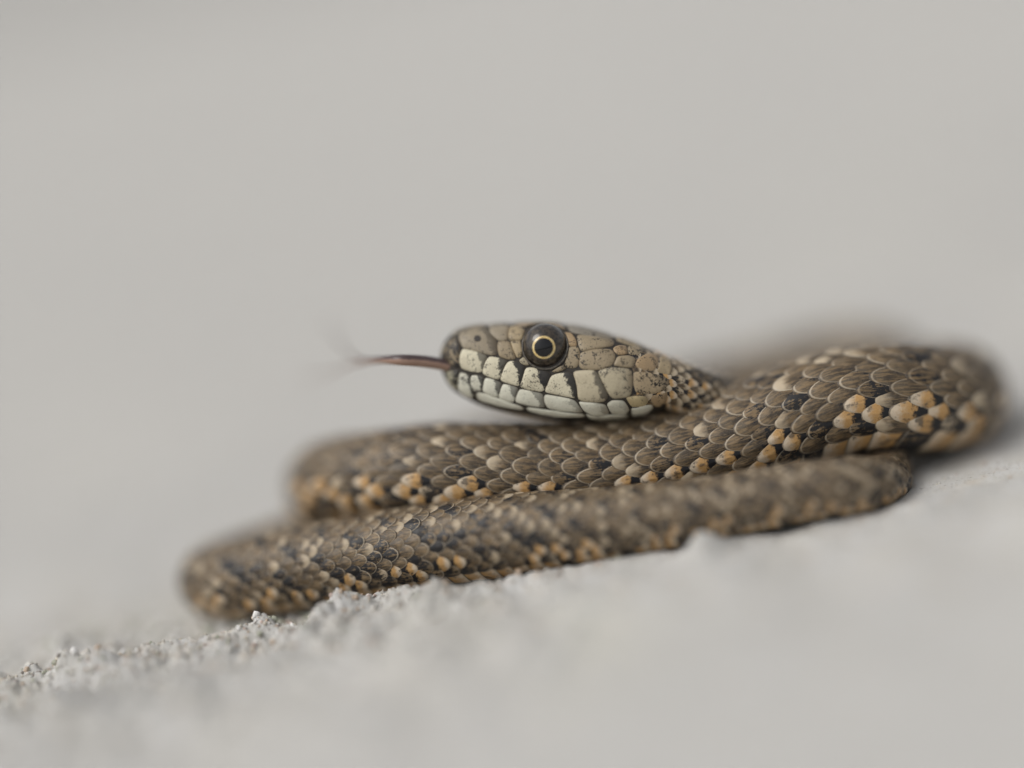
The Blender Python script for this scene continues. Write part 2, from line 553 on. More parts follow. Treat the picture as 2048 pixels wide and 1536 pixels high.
wrad = rad.copy(); wrad[0] = 3.9e-3; wrad[1] = 3.1e-3; wrad[2] = 2.7e-3
upv = np.array([UP if i < 3 else ((0.2, float(np.interp(i, [3, 7, 10, 12, 15, 17, 20, 32, 40], [0.1, 0.42, 0.40, 0.16, 0.10, 0.34, 0.3, 0.12, 0.2])), 1.0)) for i in range(len(pts))], float)
idx = np.arange(len(pts), dtype=float)
crv = catmull(np.hstack([pts, rad[:, None], wrad[:, None], upv, idx[:, None]]))
seg = np.linalg.norm(np.diff(crv[:, :3], axis=0), axis=1)
arc = np.concatenate([[0], np.cumsum(seg)])
LEN = arc[-1]
S_ = np.arange(0, LEN, 0.0002)
CU = np.stack([np.interp(S_, arc, crv[:, i]) for i in range(crv.shape[1])], -1)
kern = np.hanning(25); kern /= kern.sum()
for i in range(3):
    pad = np.concatenate([2 * CU[0, i] - CU[12:0:-1, i], CU[:, i], 2 * CU[-1, i] - CU[-2:-14:-1, i]])
    CU[:, i] = np.convolve(pad, kern, 'valid')
CP, CR, CW, CI = CU[:, :3], CU[:, 3], CU[:, 4], CU[:, 8]
CT = np.gradient(CP, axis=0); CT /= np.linalg.norm(CT, axis=1)[:, None]
_w = sstep(0.0, 0.007, S_)[:, None]
CT = RT * (1 - _w) + CT * _w; CT /= np.linalg.norm(CT, axis=1)[:, None]      # the neck leaves the head square
CN = CU[:, 5:8]; CN = CN - (CN * CT).sum(1)[:, None] * CT; CN /= np.linalg.norm(CN, axis=1)[:, None]
CB = np.cross(CT, CN)


def body_pt(s, ph, h=0.0):
    s = np.asarray(s, float); ph = np.asarray(ph, float)
    f = np.clip(s / 0.0002, 0, len(S_) - 1.001); i = f.astype(int); fr = (f - i)
    def L(A):
        w = fr[..., None] if A.ndim > 1 else fr
        return A[i] * (1 - w) + A[i + 1] * w
    P, Nn, Bn, R, W = L(CP), L(CN), L(CB), L(CR), L(CW)
    c, sn = np.cos(ph), np.sin(ph)
    out = P + ((R + h) * c)[..., None] * Nn + ((W + h) * sn)[..., None] * Bn
    ng = s < 0
    if np.any(ng):
        sb, pb, hb = np.broadcast_arrays(s, ph, h)
        hp = head_pt(1330 + sb[ng] / PXM, pb[ng], hb[ng])
        out = np.array(out); out[np.broadcast_to(ng, out.shape[:-1])] = hp
    return out


# ---- the snake itself -------------------------------------------------------
snake = bpy.data.objects.new("snake", None)
COL.objects.link(snake)
snake.location = tuple(at_z(1100, 6, 0.0))
snake["label"] = "brown water snake coiled on pale concrete, head resting on its coils, tongue out"
snake["category"] = "snake"
bpy.context.view_layer.update()
OFF = np.array(snake.location)


def part(name, verts, faces, mats, parent=None, **kw):
    return obj(name, mesh_from(name, np.asarray(verts) - OFF, faces, mats, **kw), parent or snake)


NA = 56
ang = np.linspace(0, 2 * math.pi, NA, endpoint=False)
hpx = np.concatenate([880 + 20 * np.linspace(0.02, 1, 16) ** 2, np.arange(903, 1330, 3.0)])
rings = [head_pt(np.full(NA, p), ang, -0.00006) for p in hpx]
ss = np.arange(0.00004, LEN - 0.0003, 0.0006)
rings += [body_pt(np.full(NA, s), ang, -0.00016 * min(1, np.interp(s, S_, CR) / 0.0015)) for s in ss]
V = np.vstack(rings)
nr = len(rings)
ri = np.arange(nr * NA).reshape(nr, NA)
q = np.stack([ri[:-1], np.roll(ri[:-1], -1, 1), np.roll(ri[1:], -1, 1), ri[1:]], -1).reshape(-1, 4)
V = np.vstack([V, rings[0].mean(0), rings[-1].mean(0)])
caps = [(len(V) - 2, (j + 1) % NA, j) for j in range(NA)] + [(len(V) - 1, ri[-1, j], ri[-1, (j + 1) % NA]) for j in range(NA)]
body = part("body", V, q.tolist() + caps, [M_SKIN])
body["label"] = "brown and black scaly snake body wound in thick coils"

# ---- rows of overlapping scales --------------------------------------------
ROWS = 21
DPH = math.radians(12.3)
sk = [-0.0030]
while sk[-1] < LEN - 0.004:
    R = np.interp(sk[-1], S_, CR); ci = np.interp(sk[-1], S_, CI)
    f = 0.46 - 0.04 * float(sstep(0.2, 1.2, ci)) + 0.08 * float(sstep(1, 4, ci)) - 0.095 * float(sstep(29, 33, ci))
    sk.append(sk[-1] + max(f * R, 0.0006))
sk = np.array(sk)
kk = np.arange(len(sk))


def lattice(k):
    return np.interp(k, kk, sk)


def scale_template(hi):
    ts = [0.0, 0.3, 0.58, 0.78, 0.90, 0.97, 1.0, 1.0] if hi else [0.0, 0.55, 0.86, 1.0, 1.0]
    n = 20 if hi else 12
    uv, hh, tt = [(0, 0)], [0], [0.0]
    for r_i, t in enumerate(ts[1:]):
        for a in range(n):
            al = 2 * math.pi * a / n
            cu, cv = math.cos(al), math.sin(al)
            uv.append((t * cu, t * cv * (1 - 0.10 * cu)))
            tt.append(t); hh.append(1 if r_i == len(ts) - 2 else 0)
    fc = [(0, 1 + a, 1 + (a + 1) % n) for a in range(n)]
    for r_i in range(len(ts) - 2):
        b0, b1 = 1 + r_i * n, 1 + (r_i + 1) * n
        for a in range(n):
            fc.append((b0 + a, b1 + a, b1 + (a + 1) % n)); fc.append((b0 + a, b1 + (a + 1) % n, b0 + (a + 1) % n))
    return np.array(uv), np.array(hh), np.array(tt), np.array(fc)


specs = []          # (s, pitch, ph, width, kind, dark, orange, pale)
half = ROWS // 2
for k in range(0, len(sk) - 2):
    ci = np.interp(sk[k], S_, CI)
    tail = float(sstep(30, 34, ci))
    for j in range(-half, half + 1):
        kf = k + (0.5 if j % 2 else 0.0)
        s = lattice(kf)
        pitch = lattice(kf + 0.5) - lattice(kf - 0.5)
        aj = abs(j)
        rr = RNG.random(6)
        dark, orange, pale = 0.22 * rr[0], 0.0, 0.0
        if aj in (2, 3, 4):
            if (k + (2 if j < 0 else 0) + (aj == 3)) % 5 == 0 and rr[1] < 0.8:
                dark = 0.48 + 0.34 * rr[2]
        elif aj in (5, 6, 7):
            if (k + 2 + (0 if j < 0 else 1) + (aj == 6)) % 4 == 0 and rr[1] < 0.8:
                dark = 0.40 + 0.32 * rr[2]
        elif aj == 0:
            dark = 0.1 + 0.4 * (rr[1] < 0.2)
        if tail > 0.5 and aj < 9:
            dark = 0.10 * rr[0]
            if (k + (aj // 2) * 2) % 4 == 0 or (aj >= 6 and rr[1] < 0.25):
                dark = 0.55 + 0.38 * rr[2]
        if dark < 0.27:
            pale = 0.10 + 0.85 * (rr[3] < 0.19) * (0.5 + 0.5 * rr[4])
        if tail > 0.5 and dark < 0.3 and rr[3] < 0.36:
            pale = 0.75
        if aj == 8 and tail < 0.5:
            orange = 0.95 if rr[4] < 0.42 else 0.36 * rr[4]
            dark = 0.35 * rr[5] if orange < 0.5 else dark
        if aj >= 9:
            orange = 1.0 if rr[4] < 0.85 else 0.3
            if (k + aj) % 3 == 0 and rr[5] < 0.6:
                orange, dark = 0.0, 0.72
            if tail > 0.5 and rr[1] < 0.4:
                orange, dark = 0.3, 0.6
        if ci < 4:
            if aj >= 6:
                orange, dark = (0.62, 0.0) if rr[4] < 0.4 else (0.0, 0.7 * (rr[5] < 0.3)); pale = 0.9
            elif aj >= 3:
                orange, dark = 0.0, 0.74
            else:
                orange, dark, pale = 0.0, 0.1, 0.8
            if ci < 0.8:
                orange, dark, pale = (0.66, 0.0, 0.0) if rr[4] < 0.35 else (0.0, 0.55 * (rr[5] < 0.3), 1.0)
        wid = 1.07 + (0.06 if aj >= 9 else 0.0) - (0.14 if aj in (7, 8) else 0.0) - 0.05 * rr[2]
        specs.append((s, pitch, j * DPH * (1 + 0.012 * aj / 10), wid, dark, orange, pale, rr[0]))
SP = np.array(specs)


def build_scales(sp, hi):
    uv, sk_, tt, fc = scale_template(hi)
    s0, pit, ph0, wid = sp[:, 0:1], sp[:, 1:2], sp[:, 2:3], sp[:, 3:4]
    R = np.interp(s0, S_, CR)
    kf = R / 0.005
    jit = RNG.normal(0, 1, (len(sp), 4))
    u, v = uv[None, :, 0], uv[None, :, 1]
    s = s0 + pit * (0.74 + 0.02 * jit[:, 0:1]) * u + jit[:, 1:2] * 0.02 * pit
    ph = ph0 + DPH * wid * v * (1 + 0.03 * jit[:, 2:3]) + 0.02 * DPH * jit[:, 3:4]
    lift = -0.00009 + 0.00030 * (u + 1) / 2 + 0.00004 * jit[:, 0:1] * (u + 1) / 2
    dome = 0.00016 * (1 - tt[None] ** 2.5)
    keel = 0.00005 * np.exp(-(v / 0.10) ** 2) * (1 - tt[None] ** 6)
    rim = -0.00004 * sstep(0.90, 1.0, tt[None])
    h = (lift + dome + keel + rim - 0.00022 * sk_[None]) * kf * (0.45 + 0.55 * sstep(-0.0004, 0.0014, s))
    P = body_pt(np.minimum(s, LEN - 0.0005), ph, h)
    sgn = np.sign(ph0) + (ph0 == 0)
    suv = np.stack([np.broadcast_to(u, s.shape), np.broadcast_to(v * sgn, s.shape), np.broadcast_to(tt[None], s.shape)], -1)
    rep = lambda c: np.broadcast_to(c[:, None], s.shape)
    spat = np.stack([rep(sp[:, 4]), rep(sp[:, 5]), rep(sp[:, 7])], -1)
    sp2 = np.stack([rep(sp[:, 6])] * 3, -1)
    return P, fc, suv, spat, sp2


# which scales does the camera see, and how large
ctr = body_pt(SP[:, 0], SP[:, 2], 0.0)
axis_p = body_pt(SP[:, 0], SP[:, 2], -0.002)
nrm = ctr - axis_p; nrm /= np.linalg.norm(nrm, axis=1)[:, None]
vd = CAM - ctr; dist = np.linalg.norm(vd, axis=1); vd /= dist[:, None]
facing = (nrm * vd).sum(1)
cpx, cpy, cz = project(ctr)
vis = (facing > 0.1) & (cpx > -20) & (cpx < 2068) & (cpy > -20) & (cpy < 1556)
occ_P, occ_R, occ_S = CP[::5], np.minimum(CR, CW)[::5], S_[::5]
hs = np.linspace(890, 1330, 40)
occ_P = np.vstack([occ_P, np.array([at(p, (hT(p) + hB(p)) / 2, HEAD_DM) for p in hs])])
occ_R = np.concatenate([occ_R, (hB(hs) - hT(hs)) / 2 * PXM]); occ_S = np.concatenate([occ_S, np.full(40, -1.0)])


def occluded(C, s_of):
    res = np.zeros(len(C), bool)
    for i in range(len(C)):
        dvec = C[i] - CAM; L = np.linalg.norm(dvec); dn = dvec / L
        rel = occ_P - CAM
        along = rel @ dn
        dd = np.linalg.norm(rel - along[:, None] * dn, axis=1)
        res[i] = np.any((along < L - 0.0015) & (dd < occ_R * 0.97) & (np.abs(occ_S - s_of[i]) > 0.012))
    return res


vi = np.where(vis)[0]
vi = vi[~occluded(ctr[vi], SP[vi, 0])]
area = facing[vi] * SP[vi, 1] * np.interp(SP[vi, 0], S_, CR)
best = vi[np.argsort(-area)[:300]]
near = np.zeros(len(SP), bool); near[vi] = True
single = np.zeros(len(SP), bool); single[best] = True

P, fc, suv, spat, sp2 = build_scales(SP[single], True)
for a in range(len(P)):
    part("scale", P[a], fc, [M_SCALE], body, attrs={"suv": suv[a], "spat": spat[a], "spat2": sp2[a]})
rv_, rf_, rs_, rp_, r2_ = [], [], [], [], []
cnt = 0
for sel, hi in ((near & ~single, True), (~near, False)):
    P, fc, suv, spat, sp2 = build_scales(SP[sel], hi)
    nvv = P.shape[1]
    rv_.append(P.reshape(-1, 3)); rs_.append(suv.reshape(-1, 3)); rp_.append(spat.reshape(-1, 3)); r2_.append(sp2.reshape(-1, 3))
    rf_.append((fc[None] + (cnt + np.arange(len(P)) * nvv)[:, None, None]).reshape(-1, 3)); cnt += len(P) * nvv
rest = part("remaining_scales", np.vstack(rv_), np.vstack(rf_), [M_SCALE], body,
            attrs={"suv": np.vstack(rs_), "spat": np.vstack(rp_), "spat2": np.vstack(r2_)})
rest["kind"] = "stuff"

# ---- wide belly scales -------------------------------------------------------
nu_, nv_ = 7, 17
uu, vv = np.meshgrid(np.linspace(-1, 1, nu_), np.linspace(-1, 1, nv_), indexing='ij')
gi = np.arange(nu_ * nv_).reshape(nu_, nv_)
bq = np.stack([gi[:-1, :-1], gi[:-1, 1:], gi[1:, 1:], gi[1:, :-1]], -1).reshape(-1, 4)
a0 = math.radians(126)
bel, belc = [], []
for k in range(1, len(sk) - 2):
    s0 = sk[k]; pit = sk[k + 1] - sk[k]; R = np.interp(s0, S_, CR); kf = R / 0.005
    bow = -0.35 * (np.abs(vv) ** 2.2)
    s = s0 + pit * (0.80 * uu + bow + 0.2)
    ph = math.pi + (math.pi - a0) * vv * (1 - 0.06 * uu)
    edge = np.maximum(np.abs(uu), np.abs(vv))
    h = (-0.00012 + 0.00024 * (uu + 1) / 2 + 0.00005 * (1 - vv ** 4) - 0.0003 * (np.abs(vv) > 0.99) - 0.0001 * (uu > 0.99)) * kf
    Pb = body_pt(np.clip(s, 0, LEN - 0.0005), ph, h).reshape(-1, 3)
    rr = RNG.random(4)
    blk = k % 4 == 1 and rr[0] < 0.8
    # black bars sit in the middle of the belly; the ends stay cream and orange
    dk = np.where(np.abs(vv) < 0.22 + 0.3 * rr[1], 0.8, 0.0) + 0.9 * blk
    orr = np.where(dk > 0.5, 0.0, 1.0)
    suvb = np.stack([uu * 0.36 + 0.36, vv * 2, np.maximum(np.abs(uu) ** 0.8, 0.2)], -1).reshape(-1, 3)
    spb = np.stack([dk, orr, np.full_like(uu, rr[2])], -1).reshape(-1, 3)
    bel.append((Pb, suvb, spb, np.zeros_like(spb)))
    belc.append((s0, Pb[gi[3, 1]], Pb[gi[3, nv_ - 2]]))
bc = np.array([b[1] for b in belc] + [b[2] for b in belc]); bs = np.array([b[0] for b in belc] * 2)
okb = ~occluded(bc, bs)
pxb, pyb, zb = project(bc)
# seen when the edge is not on the far side of its own tube
own = np.array([np.interp(b, S_, CP @ FW) for b in bs])
okb &= (bc @ FW < own - 0.0012) & (pxb > 0) & (pxb < 2048)
okb = okb[:len(belc)] | okb[len(belc):]
bv, bf, b1, b2, b3 = [], [], [], [], []
nb = 0; cnt = 0
for i, (Pb, su, spb, s2) in enumerate(bel):
    if okb[i] and nb < 60:
        nb += 1
        part("belly_scale", Pb, bq, [M_SCALE], body, attrs={"suv": su, "spat": spb, "spat2": s2})
    else:
        bv.append(Pb); bf.append(bq + cnt); b1.append(su); b2.append(spb); b3.append(s2); cnt += len(Pb)
o = part("remaining_belly_scales", np.vstack(bv), np.vstack(bf), [M_SCALE], body,
         attrs={"suv": np.vstack(b1), "spat": np.vstack(b2), "spat2": np.vstack(b3)})
o["kind"] = "stuff"

# ---- head plates ---------------------------------------------------------------
Z2 = lambda p: (860 + p[0] / 6.4, 620 + p[1] / 6.4)
Z3 = lambda p: (1080 + p[0] / 5.12, 620 + p[1] / 5.12)
CREAM = (0.62, 0.57, 0.425); CREAM2 = (0.63, 0.615, 0.51); BR = (0.30, 0.24, 0.155); GB = (0.30, 0.255, 0.185)
TAN = (0.38, 0.30, 0.185); WARM = (0.36, 0.255, 0.145); YEL = (0.46, 0.37, 0.21)
PL = [
    # name, frame, outline, colour, smear, speck, proud
    ("snout_plate", Z2, [(320, 345), (365, 385), (405, 490), (380, 600), (378, 690), (400, 745), (330, 738), (265, 690), (235, 640), (140, 622), (128, 560), (150, 500), (200, 440), (260, 385)], (0.24, 0.19, 0.12), 0.3, 1.3, 1.0),
    ("head_plate", Z2, [(370, 300), (480, 255), (610, 225), (740, 235), (765, 305), (850, 385), (862, 480), (860, 590), (740, 572), (560, 522), (425, 492), (405, 440), (380, 370)], GB, 0.55, 0.25, 1.0),
    ("head_plate", Z2, [(760, 226), (880, 215), (1025, 208), (998, 290), (995, 392), (880, 398), (858, 372), (775, 300)], GB, 0.0, 0.35, 1.0),
    ("head_plate", Z2, [(875, 408), (1015, 406), (1050, 500), (1100, 628), (1000, 632), (895, 598), (870, 500)], BR, 0.1, 0.3, 1.0),
    ("head_plate", Z2, [(1032, 215), (1125, 215), (1215, 262), (1175, 375), (1160, 385), (1012, 390), (1005, 290)], TAN, 0.25, 0.25, 1.0),
    ("head_plate", Z2, [(1028, 406), (1160, 398), (1158, 450), (1188, 540), (1155, 608), (1112, 614), (1072, 520)], TAN, 0.0, 0.35, 1.0),
    ("head_plate", Z2, [(1145, 645), (1200, 612), (1255, 660), (1290, 702), (1220, 706), (1165, 685)], (0.3, 0.26, 0.18), 0.5, 0.6, 1.0),
    ("head_plate", Z2, [(1715, 292), (1800, 305), (1862, 400), (1868, 462), (1768, 462), (1762, 380)], WARM, 0.1, 0.3, 1.0),
    ("head_plate", Z2, [(1768, 480), (1884, 477), (1905, 570), (1894, 680), (1858, 740), (1738, 740), (1712, 690), (1760, 580)], BR, 0.0, 0.5, 1.0),
    ("head_plate", Z2, [(1640, 738), (1705, 702), (1730, 752), (1660, 782), (1590, 798), (1555, 785)], BR, 0.4, 0.6, 1.0),
    ("lip_scale", Z2, [(425, 500), (530, 525), (650, 558), (742, 592), (695, 700), (668, 800), (560, 790), (420, 752), (388, 690), (392, 590)], CREAM, 0.75, 0.25, 2.0),
    ("lip_scale", Z2, [(762, 602), (860, 617), (995, 652), (932, 760), (890, 890), (770, 855), (676, 812), (700, 700)], CREAM, 0.9, 0.35, 2.0),
    ("lip_scale", Z2, [(1005, 662), (1110, 668), (1214, 722), (1190, 830), (1140, 975), (1010, 935), (902, 902), (942, 770)], CREAM, 1.0, 0.3, 2.0),
    ("lip_scale", Z2, [(1228, 742), (1320, 745), (1420, 775), (1530, 800), (1535, 850), (1500, 930), (1440, 1045), (1290, 1020), (1150, 983), (1195, 850)], CREAM, 1.0, 0.35, 2.0),
    ("lip_scale", Z2, [(1550, 842), (1640, 818), (1798, 798), (1848, 900), (1862, 1000), (1868, 1130), (1660, 1085), (1457, 1048), (1505, 940)], CREAM, 1.0, 0.35, 2.0),
    ("lip_scale", Z3, [(325, 632), (450, 622), (560, 622), (600, 720), (690, 890), (640, 938), (500, 935), (380, 920), (378, 800), (345, 690)], (0.47, 0.41, 0.29), 0.75, 0.2, 2.0),
    ("lip_scale", Z3, [(575, 627), (720, 592), (918, 612), (923, 750), (908, 880), (800, 895), (718, 903), (655, 790)], (0.42, 0.365, 0.255), 0.1, 0.45, 2.0),
    ("lip_scale", Z3, [(942, 627), (1150, 655), (1295, 692), (1290, 800), (1200, 850), (1080, 858), (952, 848), (938, 740)], (0.40, 0.31, 0.195), 0.45, 0.6, 1.5),
    ("chin_plate", Z2, [(190, 800), (270, 792), (368, 778), (368, 860), (342, 960), (353, 1030), (260, 950), (200, 870)], (0.38, 0.36, 0.26), 0.4, 0.9, 1.0),
    ("lip_scale", Z2, [(388, 802), (520, 842), (510, 930), (548, 1040), (580, 1148), (470, 1108), (372, 1040), (368, 920)], CREAM2, 0.9, 0.45, 1.0),
    ("lip_scale", Z2, [(542, 842), (690, 853), (680, 960), (655, 1033), (562, 1030), (522, 930)], CREAM2, 0.9, 0.4, 1.0),
    ("lip_scale", Z2, [(712, 872), (800, 892), (918, 940), (890, 1040), (870, 1118), (770, 1088), (678, 1038), (692, 950)], CREAM2, 0.8, 0.2, 1.0),
    ("lip_scale", Z2, [(937, 952), (1030, 972), (1128, 1000), (1090, 1090), (1070, 1178), (960, 1158), (884, 1120), (902, 1040)], CREAM2, 0.7, 0.12, 1.0),
    ("lip_scale", Z2, [(1150, 1012), (1290, 1042), (1438, 1072), (1440, 1150), (1470, 1248), (1270, 1218), (1087, 1180), (1112, 1090)], CREAM2, 0.6, 0.12, 1.0),
    ("lip_scale", Z2, [(1462, 1077), (1650, 1112), (1838, 1152), (1890, 1230), (1958, 1308), (1780, 1298), (1502, 1258), (1452, 1160)], CREAM2, 0.45, 0.06, 1.0),
    ("lip_scale", Z3, [(385, 937), (520, 947), (655, 970), (700, 1058), (620, 1078), (540, 1078), (442, 1030)], CREAM2, 0.3, 0.06, 1.0),
    ("lip_scale", Z3, [(672, 962), (730, 927), (838, 932), (900, 1018), (880, 1058), (725, 1058)], CREAM2, 0.2, 0.06, 1.0),
    ("lip_scale", Z3, [(862, 892), (1060, 872), (1102, 920), (1060, 978), (925, 988)], YEL, 0.2, 0.2, 1.0),
    ("lip_scale", Z3, [(922, 1008), (1120, 962), (1150, 1000), (1080, 1058), (940, 1083)], CREAM2, 0.1, 0.1, 1.0),
    ("chin_plate", Z2, [(592, 1052), (700, 1065), (870, 1135), (1060, 1196), (1200, 1248), (1215, 1290), (1000, 1250), (760, 1195), (610, 1155)], CREAM2, 0.0, 0.05, 0.8),
    ("chin_plate", Z2, [(1215, 1242), (1300, 1245), (1500, 1280), (1780, 1315), (1960, 1325), (2000, 1370), (1700, 1368), (1400, 1330), (1240, 1292)], CREAM2, 0.0, 0.03, 0.8),
    ("chin_plate", Z3, [(455, 1055), (560, 1092), (720, 1072), (900, 1072), (920, 1095), (700, 1118), (500, 1115)], CREAM2, 0.0, 0.05, 0.6),
    ("head_plate", Z3, [(372, 255), (480, 268), (620, 290), (752, 312), (742, 370), (560, 395), (412, 430), (382, 340)], BR, 0.2, 0.35, 1.0),
    ("head_plate", Z3, [(400, 442), (560, 406), (718, 405), (760, 470), (722, 570), (600, 610), (500, 614), (395, 600), (388, 530)], BR, 0.1, 0.45, 1.0),
    ("head_plate", Z3, [(745, 388), (790, 372), (868, 372), (880, 450), (782, 460), (738, 412)], WARM, 0.2, 0.3, 1.0),
    ("head_plate", Z3, [(782, 480), (900, 472), (962, 500), (932, 590), (830, 583), (738, 568)], BR, 0.1, 0.4, 1.0),
    ("head_plate", Z3, [(885, 380), (1000, 378), (1080, 410), (985, 470), (895, 452)], BR, 0.6, 0.5, 1.0),
    ("head_plate", Z3, [(982, 500), (1100, 442), (1208, 452), (1200, 540), (1150, 640), (955, 598), (944, 570)], WARM, 0.1, 0.35, 1.0),
    ("head_plate", Z3, [(1222, 470), (1310, 500), (1330, 590), (1300, 672), (1165, 640), (1210, 560)], (0.33, 0.26, 0.16), 0.1, 0.35, 1.0),
    ("head_plate", Z3, [(1120, 870), (1210, 855), (1285, 830), (1290, 920), (1210, 990), (1160, 985), (1112, 920)], WARM, 0.2, 0.5, 1.0),
]


def resample(poly, n):
    P_ = np.array(poly, float); Q_ = np.vstack([P_, P_[:1]])
    d = np.concatenate([[0], np.cumsum(np.linalg.norm(np.diff(Q_, axis=0), axis=1))])
    t = np.linspace(0, d[-1], n, endpoint=False)
    R_ = np.stack([np.interp(t, d, Q_[:, 0]), np.interp(t, d, Q_[:, 1])], -1)
    for _ in range(2):
        R_ = 0.5 * R_ + 0.25 * (np.roll(R_, 1, 0) + np.roll(R_, -1, 0))
    return R_


TS = [0.0, 0.35, 0.65, 0.84, 0.93, 0.975, 1.0]


def plate_mesh(b2, to3, proud, col, smear, speck, shrink=-1.5):
    """b2: outline in pixels (n,2)"""
    n = len(b2)
    c = b2.mean(0)
    w = b2 - c
    ln = np.linalg.norm(w, axis=1)[:, None]
    w = w * np.clip((ln - shrink) / ln, 0.2, 1.3)
    P2 = [c[None]]; T_ = [np.zeros(1)]
    for t in TS[1:]:
        P2.append(c + w * t); T_.append(np.full(n, t))
    P2.append(c + w); T_.append(np.full(n, 1.0))
    P2 = np.vstack(P2); T_ = np.concatenate(T_)
    h = 0.00005 * proud + 0.00010 * (1 - T_ ** 3) - 0.00007 * sstep(0.86, 1.0, T_)
    h[-n:] -= 0.00025
    V3 = to3(P2[:, 0], P2[:, 1], h)
    fc = [(0, 1 + (a + 1) % n, 1 + a) for a in range(n)]
    for r_i in range(len(TS) - 1):
        b0, b1_ = 1 + r_i * n, 1 + (r_i + 1) * n
        for a in range(n):
            a2 = (a + 1) % n
            fc.append((b0 + a, b0 + a2, b1_ + a2)); fc.append((b0 + a, b1_ + a2, b1_ + a))
    lo, hi = b2.min(0), b2.max(0)
    uvn = (P2 - lo) / (hi - lo)
    su = np.stack([uvn[:, 0], 1 - uvn[:, 1], T_], -1)
    k = len(P2)
    at_ = {"suv": su, "spat": np.tile([smear, speck, RNG.random()], (k, 1)), "col": np.tile(col, (k, 1))}
    return V3, np.array(fc), at_


def near_side(px, py, h):
    return head_pt(px, head_theta(px, py), h)


def far_side(px, py, h):
    return head_pt(px, -head_theta(px, py), h)


far_v, far_f, far_a, fcnt = [], [], {"suv": [], "spat": [], "col": []}, 0
for (nm, Z, poly, col, smear, speck, proud) in PL:
    b2 = resample([Z(p) for p in poly], 36)
    V3, fc, at_ = plate_mesh(b2, near_side, proud, col, smear, speck)
    part(nm, V3, fc, [M_PLATE], body, attrs=at_)
    V3, fc, at_ = plate_mesh(b2, far_side, proud, col, smear, speck)
    far_v.append(V3); far_f.append(fc[:, ::-1] + fcnt); fcnt += len(V3)
    for k_ in far_a:
        far_a[k_].append(at_[k_])

# crown plates: outlines in (pixel column, degrees from the crown), both sides
TH = lambda px, py: math.degrees(float(head_theta(px, py)))


def crown(poly, side, col, smear, speck, proud=1.0):
    b2 = resample(poly, 36)
    to3 = lambda a, b, h: head_pt(a, np.radians(b) * side, h)
    V3, fc, at_ = plate_mesh(b2, to3, proud, col, smear, speck, -0.5)
    if side < 0:
        fc = fc[:, ::-1]
    return V3, fc, at_


crowns = []
nt = lambda px, zy: TH(px, 620 + zy / 6.4) - 1.0
mt3 = lambda px, zy: TH(px, 620 + zy / 5.12) - 1.0
GT = (0.235, 0.21, 0.17)
crowns.append(([(900, 1.5), (915, 1.5), (974, 1.5), (974, nt(974, 232)), (950, nt(950, 228)), (918, nt(918, 300)), (905, nt(905, 345))], GT, 0.0, 0.3))
crowns.append(([(977, 1.5), (1018, 1.5), (1020, nt(1020, 208)), (978, nt(978, 226))], GT, 0.0, 0.3))
crowns.append(([(1022, 1.5), (1090, 1.2), (1128, 1.5), (1120, 15), (1090, 17), (1040, 17), (1024, 13)], GT, 0.0, 0.25))
crowns.append(([(1024, 16), (1040, 19), (1090, 19), (1126, 18), (1132, nt(1132, 290)), (1118, nt(1118, 215)), (1092, nt(1092, 182)), (1062, nt(1062, 200)), (1052, nt(1052, 228)), (1036, nt(1036, 212))], (0.30, 0.235, 0.16), 0.0, 0.2))
crowns.append(([(1131, 1.5), (1180, 1.2), (1228, 1.5), (1226, mt3(1226, 312)), (1190, mt3(1190, 285)), (1154, mt3(1154, 255)), (1136, nt(1136, 290))], GT, 0.0, 0.3))
crowns.append(([(1231, 1.5), (1285, 1.5), (1288, 28), (1262, mt3(1262, 380)), (1230, mt3(1230, 320))], BR, 0.4, 0.5))
for (poly, col, smear, speck) in crowns:
    V3, fc, at_ = crown(poly, 1, col, smear, speck)
    part("head_plate", V3, fc, [M_PLATE], body, attrs=at_)
    V3, fc, at_ = crown(poly, -1, col, smear, speck)
    far_v.append(V3); far_f.append(fc + fcnt); fcnt += len(V3)
    for k_ in far_a:
        far_a[k_].append(at_[k_])
o = part("remaining_head_plates", np.vstack(far_v), np.vstack(far_f), [M_PLATE], body,
         attrs={k_: np.vstack(v_) for k_, v_ in far_a.items()})
o["kind"] = "stuff"

# ---- eye -------------------------------------------------------------------------
def sphere_cap(c, axis, R, a0, a1, n=40, m_=8):
    axis = axis / np.linalg.norm(axis)
    e1 = np.cross(axis, UP); e1 /= np.linalg.norm(e1); e2 = np.cross(e1, axis)
    vs_, fs = [], []
    for i, a in enumerate(np.linspace(a0, a1, m_)):
        for j in range(n):
            b = 2 * math.pi * j / n
            vs_.append(c + R * (math.cos(a) * axis + math.sin(a) * (math.cos(b) * e1 + math.sin(b) * e2)))
    for i in range(m_ - 1):
        for j in range(n):
            fs.append((i * n + j, i * n + (j + 1) % n, (i + 1) * n + (j + 1) % n, (i + 1) * n + j))
    return np.array(vs_), fs


